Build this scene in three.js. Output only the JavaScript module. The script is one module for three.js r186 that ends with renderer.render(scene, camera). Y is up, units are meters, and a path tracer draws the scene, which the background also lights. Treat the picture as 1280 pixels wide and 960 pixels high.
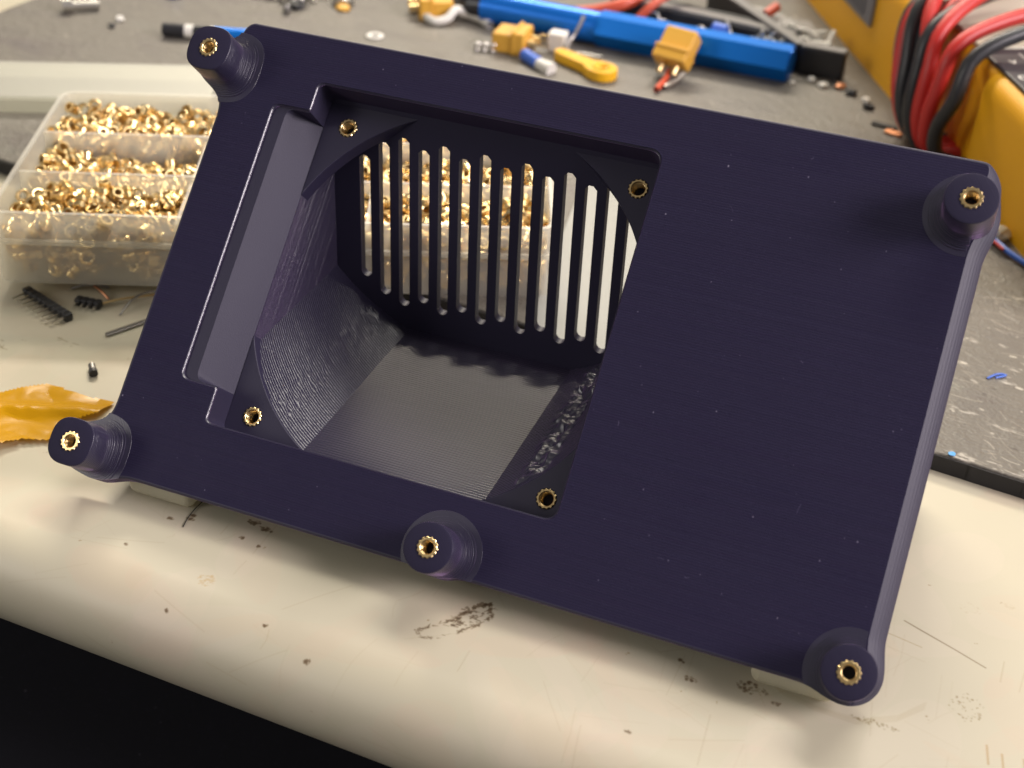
import * as THREE from 'three';
import { mergeGeometries, mergeVertices, toCreasedNormals } from 'three/addons/utils/BufferGeometryUtils.js';
import { RoundedBoxGeometry } from 'three/addons/geometries/RoundedBoxGeometry.js';
import { RectAreaLightUniformsLib } from 'three/addons/lights/RectAreaLightUniformsLib.js';
import { ImprovedNoise } from 'three/addons/math/ImprovedNoise.js';
import { Brush, Evaluator, INTERSECTION } from 'three-bvh-csg';

// ---------------------------------------------------------------- camera, light, exposure
const scene = new THREE.Scene();
const MM = 0.001, V3 = THREE.Vector3, PI = Math.PI, SQ = Math.SQRT1_2;
const camera = new THREE.PerspectiveCamera(30.384, 4 / 3, 0.02, 12);
camera.position.set(0.10802, 0.15899, 0.24300);
{ // right, up, back axes of the lens
  const m = new THREE.Matrix4().makeBasis(new V3(0.929, 0.040, -0.367).normalize(), new V3(-0.239, 0.824, -0.514).normalize(), new V3(0.281, 0.566, 0.775).normalize());
  camera.quaternion.setFromRotationMatrix(m).normalize();
}
camera.focus = 0.312; camera.userData.fStop = 17;
const renderer = new THREE.WebGLRenderer({ antialias: true });
renderer.toneMapping = THREE.LinearToneMapping;
renderer.toneMappingExposure = 0.98;
renderer.shadowMap.enabled = true;
RectAreaLightUniformsLib.init();
scene.background = new THREE.Color(0.21, 0.20, 0.19);
// lamps out of view, placed for what they light: [name, label, position m, target m, width, height, light radiance, colour]
const LAMPS = [
  ['unseen_bench_lamp', 'unseen long narrow warm lamp bar behind the left of the bench lighting the duct floor', [-0.40, 0.80, -0.98], [0.0, 0, 0], 0.7, 0.08, 82, [1, 0.89, 0.72]],  // out of view, lights the duct floor through the grille
  ['unseen_ceiling_lamp', 'unseen long pale ceiling lamp lighting the bench from above and behind', [0.32, 1.45, -0.68], [0.02, 0, 0], 1.0, 0.45, 8.0, [1, 0.95, 0.87]],  // out of view overhead, main light on the bench
  ['unseen_side_lamp', 'unseen broad lamp to the right of the bench lighting the boss sides', [1.38, 0.74, 0.10], [0.02, 0, 0], 0.7, 0.5, 22.0, [1, 0.90, 0.94]],  // out of view at right, lights boss sides and notch wall
  ['unseen_front_left_lamp', 'unseen dim broad lamp at the front left lighting the meter side and bench front', [-1.10, 0.70, 1.05], [0.02, 0, 0], 0.6, 0.5, 5.0, [1, 0.95, 0.90]],  // out of view, brightens the meter side and the bench front
];

// ---------------------------------------------------------------- helpers
let seed = 7; const rnd = () => { seed = (seed + 0x6D2B79F5) | 0; let t = Math.imul(seed ^ (seed >>> 15), 1 | seed); t = (t + Math.imul(t ^ (t >>> 7), 61 | t)) ^ t; return ((t ^ (t >>> 14)) >>> 0) / 4294967296; };
const rr = (a, b) => a + (b - a) * rnd();
const noise = new ImprovedNoise();
const used = {};
const numbered = (n) => { const k = used[n] = (used[n] ?? -1) + 1; return k ? `${n}_${String(k).padStart(3, '0')}` : n; };
function tag(o, label, category, group) { o.userData = { label, category }; if (group) o.userData.group = group; return o; }
// a thing: Group at its base; pos in mm
function thing(name, label, category, [x, y, z], turn = 0, group) {
  const o = new THREE.Group(); o.name = numbered(name); o.position.set(x * MM, y * MM, z * MM); o.rotation.y = turn;
  tag(o, label, category, group); scene.add(o); o.updateMatrixWorld(true); return o;
}
const shade = (m) => { m.castShadow = m.receiveShadow = true; return m; };
// geometry in mm in world axes -> part of a thing
function partW(name, geo, mat, parent) {
  geo.scale(MM, MM, MM); parent.updateWorldMatrix(true, false); geo.applyMatrix4(parent.matrixWorld.clone().invert());
  const m = shade(new THREE.Mesh(geo, mat)); m.name = name; parent.add(m); return m;
}
// geometry in mm in the thing's own axes
function part(name, geo, mat, parent) { geo.scale(MM, MM, MM); const m = shade(new THREE.Mesh(geo, mat)); m.name = name; parent.add(m); return m; }
function struct(name, geo, mat) { geo.scale(MM, MM, MM); const m = shade(new THREE.Mesh(geo, mat)); m.name = name; m.userData.kind = 'structure'; scene.add(m); return m; }
const box = (w, h, d, x = 0, y = 0, z = 0, r = 0, s = 2) => { const g = r ? new RoundedBoxGeometry(w, h, d, s, r) : new THREE.BoxGeometry(w, h, d); g.translate(x, y, z); return g; };
const merge = (l) => mergeGeometries(l.map((g) => { const q = g.index ? g.toNonIndexed() : g; for (const k of Object.keys(q.attributes)) if (!['position', 'normal', 'uv'].includes(k)) q.deleteAttribute(k); return q; }));
const tube = (pts, r, seg = 40, rs = 8) => new THREE.TubeGeometry(new THREE.CatmullRomCurve3(pts.map((p) => new V3(...p))), seg, r, rs, false);
const rod = (a, b, r, rs = 10, r2 = r) => { const A = new V3(...a), B = new V3(...b), d = B.clone().sub(A), g = new THREE.CylinderGeometry(r2, r, d.length(), rs); g.applyQuaternion(new THREE.Quaternion().setFromUnitVectors(new V3(0, 1, 0), d.normalize())); const c = A.add(B).multiplyScalar(0.5); g.translate(c.x, c.y, c.z); return g; };
const plateM = new THREE.Matrix4().makeRotationX(-PI / 4);                // (u, v, w) of the tilted plate -> world mm
const P = (u, v, w) => [u, (v + w) * SQ, (w - v) * SQ];
function triGeo(tris, smooth) { // list of [a, b, c] points
  const g = new THREE.BufferGeometry(), p = []; for (const t of tris) for (const q of t) p.push(...q);
  g.setAttribute('position', new THREE.Float32BufferAttribute(p, 3)); g.setAttribute('uv', new THREE.Float32BufferAttribute(new Float32Array(p.length / 3 * 2), 2));
  g.computeVertexNormals(); return smooth ? toCreasedNormals(g, smooth) : g;
}
function setUV(g, f) { const p = g.attributes.position, a = new Float32Array(p.count * 2); for (let i = 0; i < p.count; i++) { const [s, t] = f(p.getX(i), p.getY(i), p.getZ(i)); a[2 * i] = s; a[2 * i + 1] = t; } g.setAttribute('uv', new THREE.BufferAttribute(a, 2)); return g; }
const layerUV = (g) => setUV(g, (x, y, z) => [(x * 0.8 + (y - z) * 0.45) / 16, (y + z) * SQ / 16]);   // print layers lie parallel to the plate

// ---------------------------------------------------------------- textures
function dataTex(n, f, color) {
  const d = new Uint8Array(n * n * 4);
  for (let j = 0; j < n; j++) for (let i = 0; i < n; i++) { const v = f(i / n, j / n); for (let c = 0; c < 3; c++) d[(j * n + i) * 4 + c] = Math.max(0, Math.min(255, (Array.isArray(v) ? v[c] : v) * 255)); d[(j * n + i) * 4 + 3] = 255; }
  const t = new THREE.DataTexture(d, n, n); t.wrapS = t.wrapT = THREE.RepeatWrapping; t.magFilter = THREE.LinearFilter; t.minFilter = THREE.LinearMipmapLinearFilter; t.generateMipmaps = true; if (color) t.colorSpace = THREE.SRGBColorSpace; t.needsUpdate = true; return t;
}
const tileN = (x, y, f, z = 0) => { // periodic noise
  const a = noise.noise(x * f, y * f, z), b = noise.noise((x - 1) * f, y * f, z), c = noise.noise(x * f, (y - 1) * f, z), d = noise.noise((x - 1) * f, (y - 1) * f, z);
  return (a * (1 - x) + b * x) * (1 - y) + (c * (1 - x) + d * x) * y;
};
const layerTex = dataTex(512, (x, y) => { const k = 28, ph = y * k, id = Math.floor(ph), h = Math.abs(Math.sin(ph * PI)); const j = ((Math.sin(id * 91.7) * 4375.5) % 1 + 1) % 1; return 0.25 + 0.55 * Math.pow(h, 0.7) + 0.12 * j + 0.1 * tileN(x, y, 60); });
const grainTex = dataTex(256, (x, y) => 0.5 + 0.35 * tileN(x, y, 90) + 0.2 * tileN(x, y, 40, 3) + 0.15 * (rnd() - 0.5));
const roughTex = dataTex(256, (x, y) => 0.75 + 0.3 * tileN(x, y, 6) + 0.22 * tileN(x, y, 21, 5));
function canvasTex(w, h, draw) { const c = document.createElement('canvas'); c.width = w; c.height = h; const g = c.getContext('2d'); draw(g, w, h); const t = new THREE.CanvasTexture(c); t.colorSpace = THREE.SRGBColorSpace; t.anisotropy = 8; return t; }
const rgb = (r, g, b, a = 1) => `rgba(${Math.round(r)},${Math.round(g)},${Math.round(b)},${a})`;

// ---------------------------------------------------------------- materials
const std = (o) => new THREE.MeshStandardMaterial(o), phy = (o) => new THREE.MeshPhysicalMaterial(o);
const lin = (r, g, b) => new THREE.Color().setRGB(r, g, b);
const weaveTex = dataTex(512, (x, y) => { const a = y * 32, id = Math.floor(a), j = ((Math.sin(id * 91.7) * 4375.5) % 1 + 1) % 1; return 0.3 + 0.3 * Math.pow(Math.abs(Math.sin(a * PI)), 0.6) + 0.12 * j + 0.22 * tileN(x, y, 70, 2) + 0.1 * (rnd() - 0.5); }); weaveTex.repeat.set(7, 7);
const smudgeTex = dataTex(256, (x, y) => 0.82 + 0.26 * tileN(x, y, 5) + 0.16 * tileN(x, y, 17, 5) + 0.1 * tileN(x, y, 60, 2));
const faceTex = canvasTex(1400, 920, (g, w, h) => {
  g.fillStyle = rgb(35, 31, 55); g.fillRect(0, 0, w, h);
  for (let i = 0; i < 42000; i++) { const k = rr(-15, 15); g.fillStyle = rgb(35 + k, 31 + k, 55 + k * 1.2, 0.5); g.fillRect(rnd() * w, rnd() * h, rr(1, 3), rr(0.8, 1.6)); }
  for (let y = 0; y < h; y += 2.6) { const k = rr(-7, 7); g.fillStyle = rgb(35 + k, 31 + k, 55 + k, 0.3); g.fillRect(0, y, w, 1.2); }
  for (let i = 0; i < 150; i++) { g.fillStyle = rgb(190, 185, 195, rr(0.15, 0.65)); const s = rr(0.8, 2.2); g.fillRect(rnd() * w, rnd() * h, s, s * rr(0.6, 1.6)); }
  g.lineWidth = 1;
  for (let i = 0; i < 26; i++) { g.strokeStyle = rgb(170, 165, 180, rr(0.1, 0.4)); const x = rnd() * w, y = rnd() * h, a = rnd() * 6.3, l = rr(4, 16); g.beginPath(); g.moveTo(x, y); g.quadraticCurveTo(x + Math.cos(a) * l * 0.5 + rr(-3, 3), y + Math.sin(a) * l * 0.5 + rr(-3, 3), x + Math.cos(a) * l, y + Math.sin(a) * l); g.stroke(); }
});
const PUR = [0.0170, 0.0138, 0.037];
const M = {
  face: phy({ map: faceTex, roughness: 0.78, roughnessMap: smudgeTex, specularIntensity: 0.32, bumpMap: weaveTex, bumpScale: 0.00007 }),
  top: phy({ color: lin(...PUR), roughness: 0.66, specularIntensity: 0.5, bumpMap: grainTex, bumpScale: 0.00005 }),
  rim: phy({ color: lin(...PUR), roughness: 0.58, sheen: 1, sheenColor: lin(0.46, 0.26, 0.60), sheenRoughness: 0.45, ior: 1.55, bumpMap: layerTex, bumpScale: 0.00006 }),
  side: phy({ color: lin(...PUR), sheen: 1, sheenColor: lin(0.46, 0.26, 0.60), sheenRoughness: 0.45, roughness: 0.62, ior: 1.5, bumpMap: grainTex, bumpScale: 0.00005 }),
  print: std({ color: lin(...PUR), roughness: 0.55, bumpMap: grainTex, bumpScale: 0.00003 }),
  layer: phy({ color: lin(...PUR), sheen: 1, sheenColor: lin(0.46, 0.26, 0.60), sheenRoughness: 0.45, roughness: 0.33, ior: 1.8, bumpMap: layerTex, bumpScale: 0.00021 }),
  flare: phy({ color: lin(...PUR), sheen: 1, sheenColor: lin(0.46, 0.26, 0.60), sheenRoughness: 0.45, roughness: 0.36, ior: 1.75, bumpMap: layerTex, bumpScale: 0.00012 }),
  brass: std({ color: lin(0.82, 0.61, 0.30), metalness: 1, roughness: 0.3 }),
  brassPale: std({ color: lin(0.92, 0.72, 0.40), metalness: 1, roughness: 0.22 }),
  clearFoot: phy({ color: lin(0.90, 0.86, 0.68), transmission: 0.6, roughness: 0.45, thickness: 0, ior: 1.4 }),
  tray: phy({ color: lin(0.93, 0.92, 0.87), transmission: 0.86, roughness: 0.42, thickness: 0, ior: 1.45 }),
  lid: phy({ color: lin(0.92, 0.92, 0.86), transmission: 0.9, roughness: 0.42, thickness: 0, ior: 1.45 }),
  blue: std({ color: lin(0.004, 0.15, 0.62), metalness: 0.45, roughness: 0.3 }),
  blueHex: std({ color: lin(0.004, 0.19, 0.72), metalness: 0.5, roughness: 0.3 }),
  black: std({ color: lin(0.018, 0.018, 0.02), roughness: 0.5 }),
  blackGloss: std({ color: lin(0.02, 0.02, 0.024), roughness: 0.28 }),
  yellow: phy({ color: lin(0.70, 0.38, 0.05), roughness: 0.45 }),
  yellowDeep: phy({ color: lin(0.82, 0.44, 0.01), roughness: 0.4 }),
  meter: phy({ color: lin(0.84, 0.41, 0.006), roughness: 0.48, bumpMap: grainTex, bumpScale: 0.00005 }),
  meterDark: std({ color: lin(0.045, 0.045, 0.05), roughness: 0.5 }),
  meterGrip: std({ color: lin(0.19, 0.18, 0.18), roughness: 0.6 }),
  cream: std({ color: lin(0.62, 0.58, 0.46), roughness: 0.5 }),
  red: phy({ color: lin(0.52, 0.025, 0.02), roughness: 0.42 }),
  redWire: phy({ color: lin(0.60, 0.09, 0.04), roughness: 0.4 }),
  lead: phy({ color: lin(0.022, 0.022, 0.025), roughness: 0.36 }),
  steel: std({ color: lin(0.62, 0.60, 0.56), metalness: 1, roughness: 0.3 }),
  dullSteel: std({ color: lin(0.30, 0.29, 0.28), metalness: 1, roughness: 0.42 }),
  white: std({ color: lin(0.72, 0.70, 0.64), roughness: 0.5 }),
  paper: std({ color: lin(0.38, 0.38, 0.34), roughness: 0.8, bumpMap: grainTex, bumpScale: 0.0001 }),
  greyPlastic: std({ color: lin(0.20, 0.19, 0.18), roughness: 0.5 }),
  blueCrimp: phy({ color: lin(0.06, 0.16, 0.60), roughness: 0.35 }),
  copper: std({ color: lin(0.75, 0.36, 0.20), metalness: 1, roughness: 0.4 }),
  kapton: phy({ color: lin(0.66, 0.335, 0.0), specularIntensity: 0.6, transmission: 0.2, roughness: 0.28, thickness: 0, ior: 1.5 }),
};

// ---------------------------------------------------------------- lamps, all out of view
for (const [name, label, pos, tgt, w, h, power, col] of LAMPS) {
  const o = thing(name, label, 'lamp', pos.map((v) => v / MM));
  o.lookAt(...tgt); o.updateMatrixWorld(true);
  part('lamp_housing', box(w * 1000 + 40, h * 1000 + 40, 40, 0, 0, -26), M.greyPlastic, o);
  part('lamp_diffuser', box(w * 1000, h * 1000, 4, 0, 0, -3), std({ color: 0xffffff, emissive: lin(...col), emissiveIntensity: Math.min(power * 0.25, 6), roughness: 0.6 }), o);
  const l = new THREE.RectAreaLight(lin(...col), power, w, h); l.position.set(...pos); l.lookAt(...tgt); l.translateZ(-0.004); l.name = name + '_glow'; scene.add(l);
}

// ---------------------------------------------------------------- the setting: bench with a rolled front, mat, dark floor
const DY = -48, MATY = -43;
{
  const R = 13, prof = [[-900, DY]];                                        // [z, y]
  for (let z = -300; z <= 56; z += 20) prof.push([z, DY]);
  for (let i = 0; i <= 26; i++) { const a = i / 26 * PI; prof.push([58 + R * Math.sin(a), DY - R + R * Math.cos(a)]); }
  prof.push([20, DY - 2 * R], [-900, DY - 2 * R]);
  const xs = []; for (let x = -700; x <= 700; x += 100) xs.push(x);
  const pos = [], uv = [], idx = []; let len = 0;
  prof.forEach(([z, y], j) => { if (j) len += Math.hypot(z - prof[j - 1][0], y - prof[j - 1][1]); for (const x of xs) { pos.push(x, y, z); uv.push((x + 230) / 480, (len - 720) / 320); } });
  for (let j = 0; j < prof.length - 1; j++) for (let i = 0; i < xs.length - 1; i++) { const a = j * xs.length + i, b = a + 1, c = a + xs.length, d = c + 1; idx.push(a, c, b, b, c, d); }
  let g = new THREE.BufferGeometry(); g.setAttribute('position', new THREE.Float32BufferAttribute(pos, 3)); g.setAttribute('uv', new THREE.Float32BufferAttribute(uv, 2)); g.setIndex(idx); g.computeVertexNormals();
  // marks on the laminate, in mm of the bench top (len runs 900 at z = 0, +z toward the front)
  const W = 2048, H = 1365, X = (x) => (x + 230) / 480 * W, Y = (z) => H - (z + 900 - 720) / 320 * H, S = W / 480;
  const map = canvasTex(W, H, (c) => {
    c.fillStyle = rgb(190, 183, 160); c.fillRect(0, 0, W, H);
    for (let i = 0; i < 900; i++) { const k = rr(-1, 1); c.fillStyle = k > 0 ? rgb(222, 210, 180, 0.06) : rgb(196, 176, 140, 0.06); c.beginPath(); c.ellipse(rnd() * W, rnd() * H, rr(10, 90), rr(6, 40), rnd() * 3, 0, 7); c.fill(); }
    const line = (pts, w, col) => { c.strokeStyle = col; c.lineWidth = w; c.beginPath(); pts.forEach(([x, z], i) => i ? c.lineTo(X(x), Y(z)) : c.moveTo(X(x), Y(z))); c.stroke(); };
    for (let i = 0; i < 170; i++) { const x = rr(-60, 200), z = rr(10, 80), a = rr(0, 6.3), l = rr(2, 16); line([[x, z], [x + Math.cos(a) * l * 0.5 + rr(-0.6, 0.6), z + Math.sin(a) * l * 0.5], [x + Math.cos(a) * l, z + Math.sin(a) * l]], rr(0.4, 0.9), rgb(150, 128, 90, rr(0.08, 0.28))); }
    for (let i = 0; i < 26; i++) { const x = rr(20, 175), z = rr(5, 62); line([[x, z], [x + rr(-1, 2), z + rr(6, 14)]], rr(0.5, 1.0), rgb(140, 118, 80, rr(0.12, 0.3))); }
    const dots = (x, z, rx, rz, n, col, s0 = 0.6, s1 = 2.6) => { for (let i = 0; i < n; i++) { const a = rnd() * 6.3, q = Math.sqrt(rnd()); c.fillStyle = rgb(...col, rr(0.25, 0.85)); c.beginPath(); c.ellipse(X(x + Math.cos(a) * q * rx), Y(z + Math.sin(a) * q * rz), rr(s0, s1), rr(s0, s1) * 0.7, rnd() * 3, 0, 7); c.fill(); } };
    const dk = [96, 76, 52];
    for (let i = 0; i < 70; i++) dots(rr(-150, 190), rr(-30, 85), 0.6, 0.6, 2, [140, 118, 84], 0.5, 1.4);
    // scorch mark: ragged outline, darker at its far end
    const loop = [[21.6, 50.2], [23.6, 48], [26, 45.5], [28, 42.5], [29.2, 39.6], [30.5, 37.6], [32.5, 36.4], [34, 39.5], [32.6, 43], [30, 46.5], [27.2, 49.6], [24, 51.4], [21.6, 50.2]];
    for (let i = 1; i < loop.length; i++) { const [a, b] = [loop[i - 1], loop[i]], far = 1 - Math.max(0, Math.min(1, ((a[1] + b[1]) / 2 - 36) / 15)); for (let k = 0; k < 26; k++) { if (rnd() > 0.3 + 0.55 * far + 0.3 * Math.sin(i * 2.3)) continue; const t = rnd(), x = a[0] + (b[0] - a[0]) * t + rr(-0.3, 0.3), z = a[1] + (b[1] - a[1]) * t + rr(-0.3, 0.3), q = rr(0.3, 1.1); line([[x, z], [x + (b[0] - a[0]) * 0.12 * q + rr(-0.3, 0.3), z + (b[1] - a[1]) * 0.12 * q + rr(-0.3, 0.3)], [x + (b[0] - a[0]) * 0.24 * q + rr(-0.5, 0.5), z + (b[1] - a[1]) * 0.24 * q + rr(-0.4, 0.4)]], rr(0.6, 1.1 + 2.0 * far), rgb(86, 68, 46, rr(0.2, 0.65))); } }
    for (let k = 0; k < 90; k++) { const far = rnd(), x = 26 + 6 * far + rr(-2.4, 2.4), z = 47 - 9 * far + rr(-1.8, 1.8), a = rr(-1.4, 0.2); if (rnd() < 0.25 + 0.75 * far) line([[x, z], [x + Math.cos(a) * rr(0.3, 1.4), z + Math.sin(a) * rr(0.3, 1.2)]], rr(0.7, 2.6), rgb(74, 56, 36, rr(0.2, 0.75))); }
    // short dark marks near the left foot and stains
    for (const [x, z, rx, n] of [[-39.5, 39.5, 0.9, 14], [-39.3, 40.8, 0.9, 12], [-43.6, 42.5, 0.8, 8], [-26, 35.5, 1.6, 24], [-22.5, 36.5, 1.6, 26], [-21, 42, 0.6, 10], [-25.8, 41.2, 0.6, 8], [77, 38.5, 1.4, 16], [74, 34.5, 0.8, 10], [89, 35.6, 3.2, 40], [94.6, 37.4, 1, 10], [70, 57, 0.8, 8], [-29, 66, 0.5, 8], [-7, 62, 0.5, 7], [-47, 54, 0.5, 6], [5, 66, 0.9, 10]]) dots(x, z, rx, rx * 0.5, n, dk, 0.6, 2.2);
    for (const [x, z, rx, rz] of [[125.4, -7.3, 2.4, 2], [133, -12, 1.2, 1.0]]) dots(x, z, rx, rz, 18, [180, 168, 140], 0.5, 1.5);
    dots(-25.1, 56.2, 2.2, 1.8, 40, [182, 160, 122], 0.5, 2.2);
    for (let k = 0; k < 5; k++) line([[88, 30], [95, 33.2 + k * 0.3], [102, 34.6 + k * 0.3], [110, 34.4 + k * 0.35], [117, 30 + k * 0.4], [121.5, 24 + k * 0.5]], 1.2, rgb(150, 134, 98, 0.16));
    dots(113, 34, 5, 0.8, 40, [120, 104, 72], 0.5, 1.4); dots(129, 22, 3.4, 4, 50, [130, 112, 80], 0.5, 1.4);
    line([[113, 2.5], [117, 4], [124, 6.5], [131, 9.2]], 1.1, rgb(96, 80, 54, 0.7));
    line([[95, 6], [112, 8], [118, 9]], 1, rgb(140, 120, 80, 0.5));
    for (const [x, z] of [[-120, -10], [-112, -6], [-108, -5], [-123, 4], [-117, -12], [-126, 2]]) for (let k = 0; k < 3; k++) line([[x + rr(-2, 2), z + rr(-1, 1)], [x + rr(-2, 3), z + rr(-1, 1)]], 1.4, rgb(120, 105, 75, 0.45));
    for (const [x, z] of [[134, 30], [137, 31], [141, 30.5]]) line([[x, z], [x + 1, z + 5]], 1.6, rgb(150, 110, 56, 0.45));
  });
  map.wrapS = map.wrapT = THREE.MirroredRepeatWrapping;
  const bench = struct('desk', g, phy({ map, roughness: 0.6, roughnessMap: roughTex }));
  bench.rotation.y = -0.035;
}
{ // black floor far below the bench edge, with a few pale fibres
  const map = canvasTex(1024, 1024, (c, w, h) => { c.fillStyle = rgb(15, 14, 24); c.fillRect(0, 0, w, h); for (let i = 0; i < 9000; i++) { c.fillStyle = rgb(36, 33, 46, 0.35); c.fillRect(rnd() * w, rnd() * h, rr(1, 5), rr(1, 3)); } for (let i = 0; i < 140; i++) { c.fillStyle = rgb(120, 116, 120, rr(0.2, 0.7)); c.beginPath(); c.ellipse(rnd() * w, rnd() * h, rr(0.8, 2.4), rr(0.6, 1.4), rnd() * 3, 0, 7); c.fill(); } });
  map.wrapS = map.wrapT = THREE.RepeatWrapping;
  const g = new THREE.PlaneGeometry(1600, 1400); g.rotateX(-PI / 2); g.translate(0, -150, 0); setUV(g, (x, y, z) => [x / 260, z / 260]);
  struct('floor', g, std({ map, roughness: 0.95 }));
}
{ // grey work mat
  const o = thing('work_mat', 'worn grey rubber work mat with dark cut edge covering the back of the bench', 'mat', [-60, DY, -275], -0.11);
  const W = 2048, H = 2048, sx = W / 520, sz = H / 420; // local x -200..320, z -215..205
  const map = canvasTex(W, H, (c) => {
    c.fillStyle = rgb(107, 102, 93); c.fillRect(0, 0, W, H);
    for (let i = 0; i < 1500; i++) { const k = rnd(); c.fillStyle = k < 0.5 ? rgb(84, 80, 75, 0.12) : rgb(124, 119, 109, 0.10); c.beginPath(); c.ellipse(rnd() * W, rnd() * H, rr(8, 70), rr(5, 26), rr(-0.6, 0.6), 0, 7); c.fill(); }
    const rough = (x0, x1, y0, y1, n, wmax) => { for (let i = 0; i < n; i++) { const x = rr(x0, x1), y = rr(y0, y1), a = rr(-0.5, 1.1), l = rr(4, 40); c.strokeStyle = rnd() < 0.7 ? rgb(190, 182, 165, rr(0.12, 0.5)) : rgb(74, 68, 62, rr(0.15, 0.5)); c.lineWidth = rr(0.7, wmax); c.beginPath(); c.moveTo(x, y); c.quadraticCurveTo(x + Math.cos(a) * l * 0.5 + rr(-5, 5), y + Math.sin(a) * l * 0.5 + rr(-5, 5), x + Math.cos(a) * l, y + Math.sin(a) * l); c.stroke(); } };
    rough(0, W, 0, H, 1600, 2);
    rough(1300, 2000, 1300, H, 1300, 2.2);
    for (let i = 0; i < 900; i++) { const dense = rnd() < 0.7, x = dense ? rr(1350, 2000) : rnd() * W, y = dense ? rr(1250, H) : rnd() * H; c.fillStyle = rnd() < 0.75 ? rgb(205, 198, 182, rr(0.2, 0.75)) : rgb(60, 56, 52, rr(0.2, 0.6)); c.beginPath(); c.ellipse(x, y, rr(0.8, 5), rr(0.6, 2.6), rr(-0.6, 0.8), 0, 7); c.fill(); }
    for (let i = 0; i < 55; i++) { const x = rr(1350, 1980), y = rr(1350, 2040); for (let k = 0; k < 14; k++) { c.fillStyle = rgb(210, 204, 190, rr(0.1, 0.4)); c.beginPath(); c.ellipse(x + rr(-14, 14), y + rr(-4, 4), rr(1, 6), rr(0.6, 2), rr(-0.2, 0.6), 0, 7); c.fill(); } }
    for (let i = 0; i < 60; i++) { const x = rr(1300, 2040); for (let k = 0; k < 6; k++) { c.fillStyle = rgb(200, 194, 180, rr(0.15, 0.5)); c.beginPath(); c.ellipse(x + rr(-14, 14), H - rr(2, 16), rr(1, 8), rr(0.8, 2.6), rr(-0.1, 0.3), 0, 7); c.fill(); } }
  });
  const top = box(520, 5, 420, 60, 2.5, -5, 0.7, 2);
  setUV(top, (x, y, z) => [(x + 200) / 520, 1 - (z + 215) / 420]);
  const bump = dataTex(512, (x, y) => 0.5 + 0.3 * tileN(x, y, 30) + 0.3 * tileN(x, y, 90, 2) + 0.25 * tileN(x, y, 11, 7)); bump.repeat.set(6, 5);
  part('mat_sheet', top, std({ map, roughness: 0.5, bumpMap: bump, bumpScale: 0.0005 }), o);
  const side = []; for (let i = 0; i < 40; i++) side.push(box(13, 4.4, 0.5, -193.5 + i * 13, 2.3, 205.2 + 0.06 * (i % 3)));
  part('mat_edge', merge(side), std({ color: lin(0.05, 0.047, 0.045), roughness: 0.7, bumpMap: bump, bumpScale: 0.0006 }), o);
}

// ---------------------------------------------------------------- the printed housing
const housing = thing('printed_housing', 'dark purple printed wedge housing with slotted fan duct and five screw bosses', 'housing', [20, DY + 5.4, 0]);
const BOSS = [[-66.2, 41.6, 1], [105.1, 41.6, 0], [105.1, -53.2, 0], [19.6, -53.2, 0], [-66.2, -53.2, 1]];
const U0 = -64.8, U1 = 110.2, V0 = -57.4, V1 = 53.6, BR = 5.3;
const sdRect = (u, v) => { const cx = (U0 + U1) / 2, cy = (V0 + V1) / 2, r = u > cx ? 5 : 2.4, qx = Math.abs(u - cx) - (U1 - U0) / 2 + r, qy = Math.abs(v - cy) - (V1 - V0) / 2 + r; return Math.min(Math.max(qx, qy), 0) + Math.hypot(Math.max(qx, 0), Math.max(qy, 0)) - r; };
const superR = (u, v, e) => Math.pow(Math.pow(Math.abs(u), e) + Math.pow(Math.abs(v), e), 1 / e);
const smin = (a, b, k) => { const h = Math.max(k - Math.abs(a - b), 0) / k; return Math.min(a, b) - h * h * k / 4; };
const sdPlate = (u, v) => { let d = sdRect(u, v); for (const [bu, bv, left] of BOSS) d = smin(d, superR(u - bu, v - bv, left ? 2.7 : 2) - BR, left ? 7 : bu > 100 ? 5 : 2); return d; };
const contour = [];
{
  const r = 2.4, q = 5, base = [];
  const seg = (a, b, n, nx, ny) => { for (let i = 0; i < n; i++) base.push([a[0] + (b[0] - a[0]) * i / n, a[1] + (b[1] - a[1]) * i / n, nx, ny]); };
  const arc = (cx, cy, a0, r = 2.4) => { for (let i = 0; i < 10; i++) { const a = a0 + PI / 2 * i / 10; base.push([cx + r * Math.cos(a), cy + r * Math.sin(a), Math.cos(a), Math.sin(a)]); } };
  seg([U0 + r, V0], [U1 - q, V0], 260, 0, -1); arc(U1 - q, V0 + q, -PI / 2, q); seg([U1, V0 + q], [U1, V1 - q], 170, 1, 0); arc(U1 - q, V1 - q, 0, q);
  seg([U1 - q, V1], [U0 + r, V1], 160, 0, 1); arc(U0 + r, V1 - r, PI / 2); seg([U0, V1 - r], [U0, V0 + r], 220, -1, 0); arc(U0 + r, V0 + r, PI);
  for (const [u, v, nx, ny] of base) { let t = 9; while (t > -1 && sdPlate(u + nx * t, v + ny * t) > 0) t -= 0.02; contour.push([u + nx * t, v + ny * t]); }
}
const cn = contour.map((p, i) => { const e = 0.05, gx = sdPlate(p[0] + e, p[1]) - sdPlate(p[0] - e, p[1]), gy = sdPlate(p[0], p[1] + e) - sdPlate(p[0], p[1] - e), l = Math.hypot(gx, gy) || 1; return [gx / l, gy / l]; });
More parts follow.
